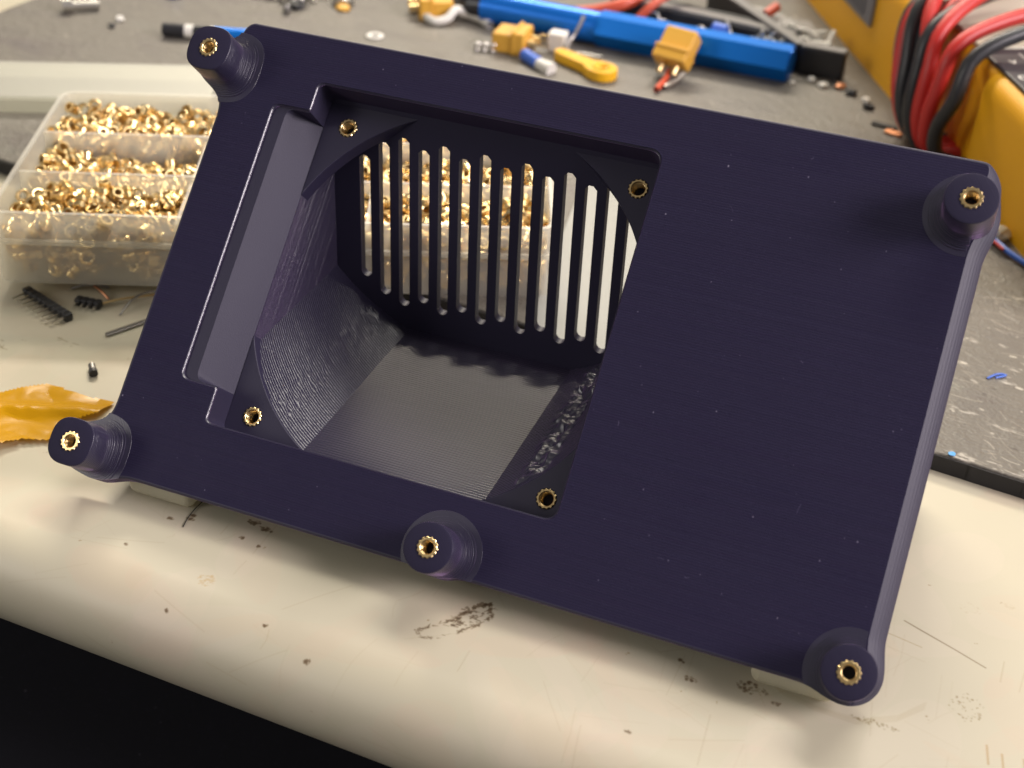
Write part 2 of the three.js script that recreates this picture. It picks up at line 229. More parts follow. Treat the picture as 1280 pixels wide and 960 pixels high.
function roundPoly(list, n = 6) { // [u, v, r]
  const out = [], N = list.length;
  for (let i = 0; i < N; i++) {
    const [px, py, r0] = list[i], a = list[(i + N - 1) % N], b = list[(i + 1) % N];
    const la = Math.hypot(a[0] - px, a[1] - py), lb = Math.hypot(b[0] - px, b[1] - py), r = Math.min(r0, la * 0.49, lb * 0.49);
    const A = la ? [px + (a[0] - px) / la * r, py + (a[1] - py) / la * r] : [px, py], B = lb ? [px + (b[0] - px) / lb * r, py + (b[1] - py) / lb * r] : [px, py];
    for (let k = 0; k <= n; k++) { const t = k / n; out.push([(1 - t) ** 2 * A[0] + 2 * t * (1 - t) * px + t * t * B[0], (1 - t) ** 2 * A[1] + 2 * t * (1 - t) * py + t * t * B[1]]); }
  }
  return out;
}
const OL = -41.9, OR = 40.9, OB = -40.4, OT = 42;
const opening = (N, g = 0, nt = 34.9, nb = -32.2) => roundPoly([[OR + g, OB - g, 3], [OR + g, OT + g, 3.4], [OL - g, OT + g, 2], [OL - g, nt + g, 0.5], [N - g, nt + g, 2.2], [N - g, nb - g, 2.6], [OL - g, nb - g, 0.5], [OL - g, OB - g, 2]]);
const ringTris = (A, wA, B, wB) => { const t = [], n = A.length; for (let i = 0; i < n; i++) { const j = (i + 1) % n, a = P(...A[i], wA), b = P(...A[j], wA), c = P(...B[i], wB), d = P(...B[j], wB); t.push([a, c, b], [b, c, d]); } return t; };
{
  const edgeR = (i) => 0.7 + 2.6 * Math.max(0, Math.min(1, (cn[i][0] - 0.35) / 0.5)) * (contour[i][0] > 104 ? 1 : 0);
  const ring = (k, n = 7) => contour.map((p, i) => { const r = edgeR(i), a = k / n * PI / 2, f = r > 1 ? 0.3 : 1, o = f * (1 - Math.sin(a)) + (1 - f) * (1 - k / n), d = f * (1 - Math.cos(a)) + (1 - f) * k / n; return P(p[0] - cn[i][0] * r * o, p[1] - cn[i][1] * r * o, -r * d); });
  const inner = contour.map((p, i) => [p[0] - cn[i][0] * edgeR(i), p[1] - cn[i][1] * edgeR(i)]);
  const h0 = opening(-51.2, 0.35);
  const tris = [], cap = THREE.ShapeUtils.triangulateShape(inner.map((p) => new THREE.Vector2(...p)), [h0.map((p) => new THREE.Vector2(...p))]);
  const all = [...inner, ...h0];
  for (const [a, b, c] of cap) tris.push([P(...all[a], 0), P(...all[b], 0), P(...all[c], 0)]);
  const face = triGeo(tris); // one flat sheet, its own uv
  const faceUV = (g) => setUV(g, (x, y, z) => { const v = (y - z) * SQ; return [(x + 74) / 188, (v + 62) / 124]; });
  const rim = []; let prev = ring(0);
  const quad = (A, B) => { for (let i = 0; i < A.length; i++) { const j = (i + 1) % A.length; rim.push([A[i], B[i], A[j]], [A[j], B[i], B[j]]); } };
  for (let k = 1; k <= 7; k++) { const q = ring(k); quad(prev, q); prev = q; }
  const back = contour.map((p) => P(p[0], p[1], -4.2)); quad(prev, back);
  const h2 = opening(-51.2, 0);
  const backCap = THREE.ShapeUtils.triangulateShape(contour.map((p) => new THREE.Vector2(...p)), [h2.map((p) => new THREE.Vector2(...p))]), all2 = [...contour, ...h2];
  for (const [a, b, c] of backCap) rim.push([P(...all2[a], -4.2), P(...all2[c], -4.2), P(...all2[b], -4.2)]);
  partW('face_plate', faceUV(face), M.face, housing);
  partW('plate_rim', layerUV(triGeo(rim, 0.7)), M.rim, housing);
  // recessed opening: rim bevel, shallow cable notch, walls down to the fan seat
  const lip = [...ringTris(opening(-51.2, 0.35), 0, opening(-51.2, 0), -0.35), ...ringTris(opening(-51.2, 0), -0.35, opening(-51.2, 0), -0.8)];
  partW('opening_lip', layerUV(triGeo(lip, 0.6)), M.layer, housing);
  partW('notch_ledge', layerUV(triGeo(ringTris(opening(-51.2), -0.8, opening(-48.0, 0, 34.7, -32.0), -0.8))), M.print, housing);
  partW('opening_wall', layerUV(triGeo([...ringTris(opening(-48.0, 0, 34.7, -32.0), -0.8, opening(-47.8, 0, 34.7, -32.0), -1.0), ...ringTris(opening(-47.8, 0, 34.7, -32.0), -1.0, opening(OL + 0.01, 0, 34.7, -32.0), -9.3)], 0.6)), M.side, housing);
}
{ // four corner seats for the fan
  for (const [sx, sy] of [[-1, 1], [1, 1], [1, -1], [-1, -1]]) {
    const R = 45.4, X = sx < 0 ? -OL : OR, Y = sy > 0 ? OT : -OB, a0 = Math.acos(X / R), a1 = Math.asin(Y / R), pts = [];
    for (let i = 0; i <= 20; i++) { const a = a0 + (a1 - a0) * i / 20; pts.push([R * Math.cos(a) * sx, R * Math.sin(a) * sy]); }
    pts.push([X * sx, Y * sy]);
    const s = new THREE.Shape(pts.map((p) => new THREE.Vector2(...p)));
    const hole = new THREE.Path(); hole.absarc(35.75 * sx, 35.75 * sy, 2.2, 0, PI * 2); s.holes.push(hole);
    const g = new THREE.ExtrudeGeometry(s, { depth: 4, bevelEnabled: true, bevelSize: 0.15, bevelThickness: 0.15, bevelSegments: 1, bevelOffset: -0.15 }); g.translate(0, 0, -13.2); g.applyMatrix4(plateM);
    partW('fan_seat', layerUV(g), M.print, housing);
  }
}
{ // bosses: cylinder with a flared foot, trimmed by the outline of the plate
  const ev = new Evaluator(); ev.useGroups = false; ev.attributes = ['position', 'normal'];
  const clip = new THREE.ExtrudeGeometry(new THREE.Shape(contour.map((p) => new THREE.Vector2(...p))), { depth: 14, bevelEnabled: false }); clip.translate(0, 0, -3); clip.deleteAttribute('uv');
  const clipB = new Brush(clip); clipB.updateMatrixWorld();
  for (const [bu, bv, left] of BOSS) {
    const F = 3.6, pr = [[1.9, 4], [1.9, 10], [BR - 0.45, 10], [BR - 0.12, 9.88], [BR, 9.6]];
    { const LH = 0.24; let last = BR; for (let h = F - LH; h > -0.01; h -= LH) { const rr2 = BR + F * (1 - Math.sqrt(Math.max(0, 1 - ((F - h) / F) ** 2))); pr.push([last, h + 0.03], [rr2 - 0.02, h + 0.03], [rr2, h]); last = rr2; } }
    pr.push([pr[pr.length - 1][0], -2.4], [0.01, -2.4], [0.01, 4], [1.9, 4]);
    const g = new THREE.LatheGeometry(pr.reverse().map((p) => new THREE.Vector2(...p)), 72); g.deleteAttribute('uv'); g.rotateX(PI / 2);
    const q = g.attributes.position;
    if (bu > 100) for (let i = 0; i < q.count; i++) { const x = q.getX(i), y = q.getY(i), r = Math.hypot(x, y), lim = 106.8 - bu; if (r > BR + 0.05 && x > 0) { const m = Math.max(BR, Math.min(r, lim * r / x)); q.setXY(i, x * m / r, y * m / r); } }
    if (left) for (let i = 0; i < q.count; i++) { const x = q.getX(i), y = q.getY(i), r = Math.hypot(x, y); if (r > 3) { const k = r / superR(x, y, 2.7); q.setXY(i, x * k, y * k); } }
    g.translate(bu, bv, 0); const flat = mergeVertices(g); flat.computeVertexNormals();
    const b = new Brush(flat); b.updateMatrixWorld();
    const res = ev.evaluate(b, clipB, INTERSECTION).geometry; let out = res.index ? res.toNonIndexed() : res; out = toCreasedNormals(out, 0.75); out.applyMatrix4(plateM);
    const top = [[], []], qp = out.attributes.position, qn = out.attributes.normal; // the flat top is bed-smooth like the face, the flanks show layers
    for (let i = 0; i < qp.count; i += 3) { let w = 0; for (let k = 0; k < 3; k++) w += (qp.getY(i + k) + qp.getZ(i + k)) * SQ / 3; const t = top[w > 9.75 ? 1 : 0]; t.push(i, i + 1, i + 2); }
    top.forEach((ids, k) => { const q = new THREE.BufferGeometry(); q.setAttribute('position', new THREE.Float32BufferAttribute(ids.flatMap((i) => [qp.getX(i), qp.getY(i), qp.getZ(i)]), 3)); q.setAttribute('normal', new THREE.Float32BufferAttribute(ids.flatMap((i) => [qn.getX(i), qn.getY(i), qn.getZ(i)]), 3)); partW(k ? 'boss_top' : 'boss', layerUV(q), k ? M.top : M.flare, housing); });
  }
}
// brass threaded inserts pressed into the print
function insertGeo(ro, ri, len, teeth, cut = 0) {
  const s = new THREE.Shape(), n = teeth * 4;
  for (let i = 0; i <= n; i++) { const a = i / n * PI * 2, k = (i % 4 < 2) ? ro : ro * 0.91; s[i ? 'lineTo' : 'moveTo'](k * Math.cos(a), k * Math.sin(a)); }
  const h = new THREE.Path(); h.absarc(0, 0, ri, 0, PI * 2); s.holes.push(h);
  const g = new THREE.ExtrudeGeometry(s, { depth: len - 0.3, bevelEnabled: true, bevelThickness: 0.15, bevelSize: 0.15, bevelOffset: -0.15, bevelSegments: 1, curveSegments: 12 }); g.translate(0, 0, -len + 0.3);
  return g;
}
const placed = (list, w, ro, ri) => { for (const [u, v] of list) {
  const g = insertGeo(ro, ri + 0.15, 5, 14), th = []; for (let k = 0; k < 6; k++) { const t = new THREE.TorusGeometry(ri + 0.2, 0.2, 5, 20); t.translate(0, 0, -0.7 - k * 0.5); th.push(t); }
  const cup = new THREE.CylinderGeometry(ri + 0.25, ri + 0.25, 4.4, 20, 1, true); cup.rotateX(PI / 2); cup.translate(0, 0, -2.8);
  const all = merge([g, ...th, cup]); all.rotateZ(u * 0.7 + v); all.translate(u, v, w); all.applyMatrix4(plateM); partW('threaded_insert', all, M.brass, housing);
  const pk = new THREE.CylinderGeometry(ri + 0.6, ri + 0.6, 0.6, 18); pk.rotateX(PI / 2); pk.translate(u, v, w - 4.6); pk.applyMatrix4(plateM); partW('bore_backing_disc', layerUV(pk), M.print, housing);  // printed disc put behind each bore to keep it dark
} };
placed(BOSS, 10.1, 2.3, 1.25);
placed([[-35.75, 35.75], [35.75, 35.75], [35.75, -35.75], [-35.75, -35.75]], -8.95, 2.3, 1.4);
{ // duct: floor, chamfers, side walls, slotted grille
  const FY = -35.5, GZ = -35.5, CX = 22, CY = -21.5, WX0 = OL, WX1 = OR, front = (y) => -9.2 * Math.SQRT2 - y, XC = 0.2;
  const grid = (a, b, c, d, n, m, bump) => { // a-b front edge, c-d back edge
    const pts = []; const A = new V3(...a), B = new V3(...b), C = new V3(...c), D = new V3(...d), nn = B.clone().sub(A).cross(C.clone().sub(A)).normalize();
    for (let j = 0; j <= m; j++) for (let i = 0; i <= n; i++) { const s = i / n, t = j / m, p = A.clone().lerp(B, s).lerp(C.clone().lerp(D, s), t); if (bump) p.addScaledVector(nn, bump(s, t)); pts.push(p); }
    const g = new THREE.BufferGeometry(), idx = []; g.setAttribute('position', new THREE.Float32BufferAttribute(pts.flatMap((p) => [p.x, p.y, p.z]), 3));
    for (let j = 0; j < m; j++) for (let i = 0; i < n; i++) { const q = j * (n + 1) + i; idx.push(q, q + 1, q + n + 1, q + 1, q + n + 2, q + n + 1); }
    g.setIndex(idx); g.computeVertexNormals(); return layerUV(g);
  };
  const fz = front(FY), cz = front(CY);
  partW('duct_floor', grid([-CX + XC, FY, fz], [CX + XC, FY, fz], [-CX + XC, FY, GZ], [CX + XC, FY, GZ], 2, 2), M.layer, housing);
  // support scars: two ragged rows of lumps and pits along the chamfers
  const scar = (rows, amp, dens) => { const marks = []; for (const row of rows) for (let t = 0.06; t < 0.97; t += dens) marks.push([row + rr(-0.03, 0.03), t + rr(-0.012, 0.012), rr(-1, 1) > 0 ? rr(0.5, 1) : -rr(0.5, 1), rr(0.8, 1.7)]); return (s, t) => { let h = 0; for (const [ms, mt, a, k] of marks) { const dx = (s - ms) * 24 / k, dy = (t - mt) * 58 / k, u = dx + 0.35 * dy, q = u * u * 1.5 + dy * dy * 2.0; if (q < 6) h += a * amp * Math.exp(-q); } return h + 0.05 * noise.noise(s * 40, t * 90, 3) - 5.6 * s * (1 - s); }; };
  partW('duct_chamfer', grid([CX + XC, FY, fz], [WX1, CY, cz], [CX + XC, FY, GZ], [WX1, CY, GZ], 110, 200, scar([0.3, 0.4, 0.5], 0.7, 0.02)), M.layer, housing);
  partW('duct_chamfer', grid([WX0, CY, cz], [-CX + XC, FY, fz], [WX0, CY, GZ], [-CX + XC, FY, GZ], 120, 200, scar([0.56, 0.68], 0.2, 0.036)), M.layer, housing);
  const wall = (x) => triGeo([[[x, CY, cz], [x, front(GZ) - 0.1, GZ], [x, CY, GZ]]]);
   partW('duct_wall', layerUV(wall(WX0)), M.layer, housing);
  partW('duct_wall', layerUV(wall(WX1)), M.layer, housing);
  const s = new THREE.Shape([[-43, -38], [43, -38], [43, 24], [-43, 24]].map((p) => new THREE.Vector2(...p)));
  for (let i = 0; i < 14; i++) {
    const x = -33.55 + 5.21 * i, e = Math.min(i, 13 - i), y1 = e === 0 ? 10.8 : i % 2 ? 15.2 : 17.3, y0 = e === 0 ? -22.6 : i % 2 ? -26.6 : -28.7, r = 1.42;
    const p = new THREE.Path(); p.moveTo(x - r, y0 + r); p.absarc(x, y0 + r, r, PI, PI * 2, false); p.lineTo(x + r, y1 - 1); p.lineTo(x + 0.5, y1); p.lineTo(x - 0.6, y1); p.lineTo(x - r, y1 - 0.9); p.closePath(); s.holes.push(p);
  }
  const g = new THREE.ExtrudeGeometry(s, { depth: 2.2, bevelEnabled: false, curveSegments: 10 }); g.translate(0, 0, GZ - 2.2);
  partW('grille', layerUV(g), M.print, housing);
  // outer shell of the wedge behind the plate
  const yb = DY + 5.4, sh = [box(172, 2.4, 74, 22.4, yb + 1.2, -1), box(172, 3.2, 4, 22.4, yb + 4, -38.2)];
  sh.push(box(21, 74, 2.4, -53, -3, -38.6), box(66, 74, 2.4, 75.5, -3, -38.6), box(86, 8, 2.4, -0.5, 30, -38.9));
  const side = (x) => { const t = new THREE.Shape([[-39.6, yb], [36, yb], [-39.6, 33]].map((p) => new THREE.Vector2(...p))); const q = new THREE.ExtrudeGeometry(t, { depth: 2.4, bevelEnabled: false }); q.rotateY(-PI / 2); q.translate(x, 0, 0); return q; };
  sh.push(side(-61), side(108));
  partW('back_shell', layerUV(merge(sh)), M.print, housing);
}
for (const [x, z] of [[-50.4, 29.4], [95, 29.6]]) { const g = box(17, 5.5, 16, x, DY + 2.75, z, 2.2, 4); partW('rubber_foot', g, M.clearFoot, housing); }

// ---------------------------------------------------------------- organiser box full of brass inserts
const BOXA = 0.386, bx = new V3(Math.cos(BOXA), 0, -Math.sin(BOXA)), bz = new V3(Math.sin(BOXA), 0, Math.cos(BOXA)); // along front, toward the viewer
const BO = [-139, MATY, -20.8]; // front left corner on the mat
const trayL = 152, trayD = 82, trayH = 21;
{
  const o = thing('organizer_box', 'long frosted clear parts box with low dividers, full of brass inserts', 'parts box', BO, BOXA);
  const t = 1.1;
  part('box_floor', box(trayL - 4, t, trayD - 4, trayL / 2, t / 2 + 0.2, -trayD / 2), M.tray, o);
  const w = new THREE.Shape(), rp = (sh, x0, z0, x1, z1, r) => { sh.moveTo(x0 + r, z0); sh.lineTo(x1 - r, z0); sh.quadraticCurveTo(x1, z0, x1, z0 + r); sh.lineTo(x1, z1 - r); sh.quadraticCurveTo(x1, z1, x1 - r, z1); sh.lineTo(x0 + r, z1); sh.quadraticCurveTo(x0, z1, x0, z1 - r); sh.lineTo(x0, z0 + r); sh.quadraticCurveTo(x0, z0, x0 + r, z0); };
  rp(w, 0, 0, trayL, trayD, 5); const hole = new THREE.Path(); rp(hole, t, t, trayL - t, trayD - t, 4); w.holes.push(hole);
  const wg = new THREE.ExtrudeGeometry(w, { depth: trayH, bevelEnabled: true, bevelSize: 0.25, bevelThickness: 0.25, bevelSegments: 1 }); wg.rotateX(-PI / 2);
  part('box_wall', wg, M.tray, o);
  const rim = new THREE.Shape(); rp(rim, -1.4, -1.4, trayL + 1.4, trayD + 1.4, 6); const rh = new THREE.Path(); rp(rh, -0.1, -0.1, trayL + 0.1, trayD + 0.1, 5); rim.holes.push(rh);
  const rg = new THREE.ExtrudeGeometry(rim, { depth: 1.2, bevelEnabled: false }); rg.rotateX(-PI / 2); rg.translate(0, 12.4, 0); part('rim_flange', rg, M.tray, o);
  for (const z of [-26.5, -53]) part('divider', box(trayL - 3, trayH - 1, 1, trayL / 2, trayH / 2, z), M.tray, o);
  for (const x of [50, 101]) for (const z of [-13.2, -39.8, -67]) part('divider', box(1, trayH - 3, 25, x, trayH / 2 - 0.6, z), M.tray, o);
}
{ // detached lid lying behind the box
  const o = thing('box_lid', 'shallow frosted clear lid lying on the mat behind the brass insert box', 'lid', [-190, MATY, -138], 0.42);
  part('lid_panel', box(84, 1, 31, 0, 5.2, 0, 0.4), M.lid, o);
  part('lid_rim', merge([box(84, 4.6, 1.2, 0, 2.4, 15.3), box(84, 4.6, 1.2, 0, 2.4, -15.3), box(1.2, 4.6, 29, 41.4, 2.4, 0), box(1.2, 4.6, 29, -41.4, 2.4, 0)]), M.lid, o);
}
{ // the inserts: those one can see are things, the layers under them one mass
  const mk = (ro, ri, len) => { const h = len / 2, pr = [[ri, -h], [ro - 0.25, -h], [ro - 0.2, -h + 0.35], [ro, -h + 0.45], [ro, -0.35], [ro - 0.4, -0.2], [ro - 0.4, 0.25], [ro, 0.4], [ro, h - 0.15], [ro - 0.15, h], [ri + 0.2, h], [ri, h - 0.2], [ri, -h]]; let g = new THREE.LatheGeometry(pr.map((p) => new THREE.Vector2(...p)), 14); g = toCreasedNormals(g, 0.6); g.scale(MM, MM, MM); return g; };
  const G = [mk(1.9, 1.15, 3.6), mk(2.1, 1.35, 2.8), mk(1.7, 1.0, 4.2)];
  const rows = [[-24.5, -2, 'front'], [-51, -28.5, 'middle'], [-79.5, -55, 'back']];
  const toW = (x, y, z) => new V3(BO[0], BO[1], BO[2]).addScaledVector(bx, x).addScaledVector(bz, z).add(new V3(0, y, 0)).multiplyScalar(MM);
  const text = { front: 'small knurled brass insert heaped in the front compartment of the clear box', middle: 'small knurled brass insert heaped in the middle compartment of the clear box', back: 'small knurled brass insert heaped in the back compartment of the clear box' };
  const fill = [[], [], []];
  for (const [z0, z1, row] of rows) {
    let made = 0; const spots = [];
    for (let k = 0; k < 1500; k++) spots.push([rr(3, trayL - 3), rr(z0, z1)]);
    const taken = [];
    for (const [x, z] of spots) {
      const cellX = x % 50.6; if (cellX < 1.6 && x > 10) continue;
      if (taken.some((q) => (q[0] - x) ** 2 + (q[1] - z) ** 2 < 5.8)) continue; taken.push([x, z]);
      const seen = x < 68 || x > 70;
      const h = (row === 'back' ? 15.5 : row === 'middle' ? 14 : 15.5) + 2.6 * noise.noise(x * 0.09, z * 0.13, 5) + rr(-1.2, 1.6) - (row === 'middle' && x > 24 && x < 50 ? 3 : 0);
      const v = Math.floor(rnd() * 3), rot = new THREE.Euler(rr(0, 6), rr(0, 6), rr(0, 6));
      if (made < 100 && seen && (x < 70 || x > 86)) { made++; const m = shade(new THREE.Mesh(G[v], rnd() < 0.6 ? M.brass : M.brassPale)); m.name = numbered('brass_insert'); m.position.copy(toW(x, h, z)); m.rotation.copy(rot); tag(m, text[row], 'brass insert', `brass inserts in the ${row} compartment of the box`); scene.add(m); }
      else fill[v].push([x, h, z, rot]);
    }
    for (let L = 0; L < 3; L++) for (let k = 0; k < 330; k++) fill[k % 3].push([rr(3.5, trayL - 3.5), 2.6 + L * 4.3 + rr(-0.6, 0.6), rr(z0 + 0.6, z1 - 0.6), new THREE.Euler(rr(0, 6), rr(0, 6), rr(0, 6))]);
  }
  const im = new THREE.Group(); im.name = 'heaped_inserts'; tag(im, 'heap of brass inserts filling the lower layers of the clear box', 'brass inserts'); im.userData.kind = 'stuff';
  fill.forEach((list, v) => { const I = new THREE.InstancedMesh(G[v], v === 1 ? M.brassPale : M.brass, list.length), q = new THREE.Quaternion(), s = new V3(1, 1, 1); list.forEach(([x, y, z, e], i) => I.setMatrixAt(i, new THREE.Matrix4().compose(toW(x, y, z), q.setFromEuler(e), s))); I.name = 'insert_layer'; I.userData.kind = 'stuff'; shade(I); im.add(I); });
  scene.add(im);
}
{ // white sheet behind the grille, right of the box
  const pts = [[3, -54], [62, -62], [48, -156], [-14, -151], [-4, -92]];
  const s = new THREE.Shape(pts.map(([x, z]) => new THREE.Vector2(x, -z)));
  const g = new THREE.ExtrudeGeometry(s, { depth: 0.4, bevelEnabled: false }); g.rotateX(-PI / 2);
  const o = thing('paper_sheet', 'off white paper sheet on the mat right of the brass insert box', 'paper', [20, MATY, -100]);
  g.translate(0, MATY + 0.05, 0); partW('sheet', setUV(g, (x, y, z) => [x / 20, z / 20]), M.paper, o);
}

// ---------------------------------------------------------------- small things on the bare bench at the left
{
  const o = thing('polyimide_tape', 'crumpled piece of amber tape lying on the bench behind the lower left boss', 'tape', [-92, DY, 20]);
  const poly = [[-112, 34], [-110, 18], [-101.7, 9.2], [-98.9, 9.1], [-92.9, 10.2], [-81.6, 9.0], [-81.0, 15.4], [-86.5, 20.6], [-88, 24.6], [-85.4, 28.7], [-91.8, 32], [-95.4, 36.8], [-104, 38]];
  const inside = (x, z) => { let c = false; for (let i = 0, j = poly.length - 1; i < poly.length; j = i++) { const [xi, zi] = poly[i], [xj, zj] = poly[j]; if ((zi > z) !== (zj > z) && x < (xj - xi) * (z - zi) / (zj - zi) + xi) c = !c; } return c; };
  const s = new THREE.Shape(poly.map(([x, z]) => new THREE.Vector2(x, z))), tri = [];
  const hgt = (x, z) => { const a = Math.abs(noise.noise(x * 0.07, z * 0.1, 1)), b = Math.abs(noise.noise(x * 0.2 + 4, z * 0.24, 7)), k = Math.abs((x + 92) * 0.34 + (z - 19) * 0.94); return DY + 0.3 + 1.0 * a + 0.25 * b + 1.6 * Math.exp(-k * k * 0.12) + 1.4 * Math.max(0, (z - 24) / 12); };
  const st = 0.7; for (let x = -113; x < -82; x += st) for (let z = 8.5; z < 39; z += st) if (inside(x + st / 2, z + st / 2)) { const p = (a, b) => [a, hgt(a, b), b]; tri.push([p(x, z), p(x, z + st), p(x + st, z)], [p(x + st, z), p(x, z + st), p(x + st, z + st)]); }
  partW('tape_film', toCreasedNormals(triGeo(tri), 0.12), M.kapton, o);
}
{
  const pins = (o, n, pitch, len, ang, rowMat) => { for (let i = 0; i < n; i++) part('pin', box(0.55, 0.55, len, (i - (n - 1) / 2) * pitch, 1.3, 0.6 * len - 2.2 + 0.0), M.steel, o); part('header_body', (() => { const l = []; for (let i = 0; i < n; i++) { const g = box(pitch - 0.12, 2.3, 2.4, (i - (n - 1) / 2) * pitch, 1.3, 0, 0.35, 1); l.push(g); } return merge(l); })(), rowMat, o); };
  const a = thing('pin_header', 'long black pin header strip with bare metal pins on the bench before the parts box', 'pin header', [-124, DY, -21.4], -0.34);
  pins(a, 9, 2.3, 6.4, 0, M.black);
  const b = thing('pin_header', 'short black two pin header stub right of the longer strip', 'pin header', [-114.4, DY, -26.6], 0.1);
  pins(b, 4, 1.9, 4.2, 0, M.black);
  const W = (label, pts, r, mat = M.dullSteel) => { const o = thing('wire_offcut', label, 'wire offcut', [pts[0][0], DY, pts[0][2]]); partW('wire', tube(pts, r, 24, 6), mat, o); };
  const y = DY + 0.5;
  W('thin bent wire offcut lying crosswise just before the parts box', [[-121, y + 0.5, -36], [-115, y + 1, -33], [-111.5, y, -31.6]], 0.35, M.copper);
  W('long thin brass coloured wire offcut running right toward the purple plate', [[-113, y, -27], [-108, y + 1, -31], [-104, y + 0.6, -35.5], [-99, y, -41]], 0.35, M.brass);
  W('thin curved wire offcut closest to the plate edge under the parts box', [[-104, y, -26], [-104, y + 1.4, -32], [-101.4, y + 2, -37], [-98, y, -40]], 0.28);
  W('thin wire offcut tucked behind the long pin header', [[-124, y, -32], [-120, y + 1.2, -33.8], [-115, y, -37]], 0.4);
  const p = thing('grey_ferrule', 'tiny dark grey metal pin standing alone on the bench above the tape', 'metal pin', [-94.6, DY, 0]);
  partW('pin_barrel', rod([-95.8, y + 0.5, -1.6], [-93.3, y + 0.5, 1.2], 0.95, 12), M.dullSteel, p); partW('pin_collar', rod([-94, y + 0.5, 0.4], [-93.1, y + 0.5, 1.4], 1.15, 12), M.meterDark, p);
  const q = thing('flat_lead', 'flat grey metal lead lying at the left edge of the purple plate', 'metal lead', [-99, DY, -20]);
  const fl = box(1.5, 0.5, 15, 0, 0, 0, 0.15, 1); fl.rotateY(-0.5); fl.translate(-97.8, y + 0.1, -22.4); partW('lead_strip', fl, M.dullSteel, q);
  // two dark hairs lying on the rolled front
  const hair = (label, pts) => { const o = thing('hair', label, 'hair', pts[0]); partW('strand', tube(pts, 0.11, 16, 5), M.black, o); };
  hair('short dark hair lying on the cream bench front by itself at left', [[-42.8, DY - 3.4, 62.5], [-42.2, DY - 2.6, 60.6], [-42.6, DY - 2, 59.2], [-41.9, DY - 1.3, 57]].map(([a, b, c]) => [a, b + 0.25, c]));
  hair('dark hair sticking out beside the left clear foot', [[-40.7, DY + 0.2, 42.6], [-41.4, DY + 0.2, 39.6], [-41.6, DY + 0.3, 36.4], [-41.2, DY + 0.5, 32]]);
}

// ---------------------------------------------------------------- clutter on the mat behind
const MY = MATY;
{ // blue driver
  const o = thing('blue_screwdriver', 'blue metal screwdriver with round front and long hexagonal handle lying on the mat', 'screwdriver', [-34, MY, -270]);
  const a = [-97, MY + 6.4, -268.5], m = [-48, MY + 6.4, -267], b = [27.5, MY + 6.4, -265];
  partW('barrel', rod(a, m, 6.2, 36), M.blue, o);
  const hex = rod(m, b, 7, 6); partW('hex_handle', toCreasedNormals(hex, 0.3), M.blueHex, o);
  partW('end_cap', rod(b, [28.1, MY + 6.4, -264.98], 6.4, 6), M.blue, o);
  partW('black_collar', merge([rod([-103, MY + 6.2, -268.9], a, 5, 24), rod([-107, MY + 6, -269.3], [-103, MY + 6.2, -268.9], 3.6, 24, 4.6), rod([-117, MY + 5.6, -270.2], [-107, MY + 6, -269.3], 3.2, 20)]), M.blackGloss, o);
}
function xt(name, label, pos, turn, tilt = 0) { // yellow two-pole plug
  const o = thing(name, label, 'connector', pos, turn, undefined); o.rotation.order = 'YXZ'; o.rotation.x = tilt; o.updateMatrixWorld(true);
  part('plug_body', merge([box(8.6, 7.6, 15.6, 3.8, 3.9, 0, 0.9, 2), box(5, 8.8, 16.4, -3, 4.3, 0, 0.8, 2)]), M.yellow, o);
  part('shoulder', box(1.4, 9.4, 16.8, -0.9, 4.6, 0, 0.4, 1), M.yellow, o);
  for (const z of [-3.6, 3.6]) { part('contact', rod([-9.4, 4, z], [-5, 4, z], 1.7, 14), M.brass, o); }
  return o;
}
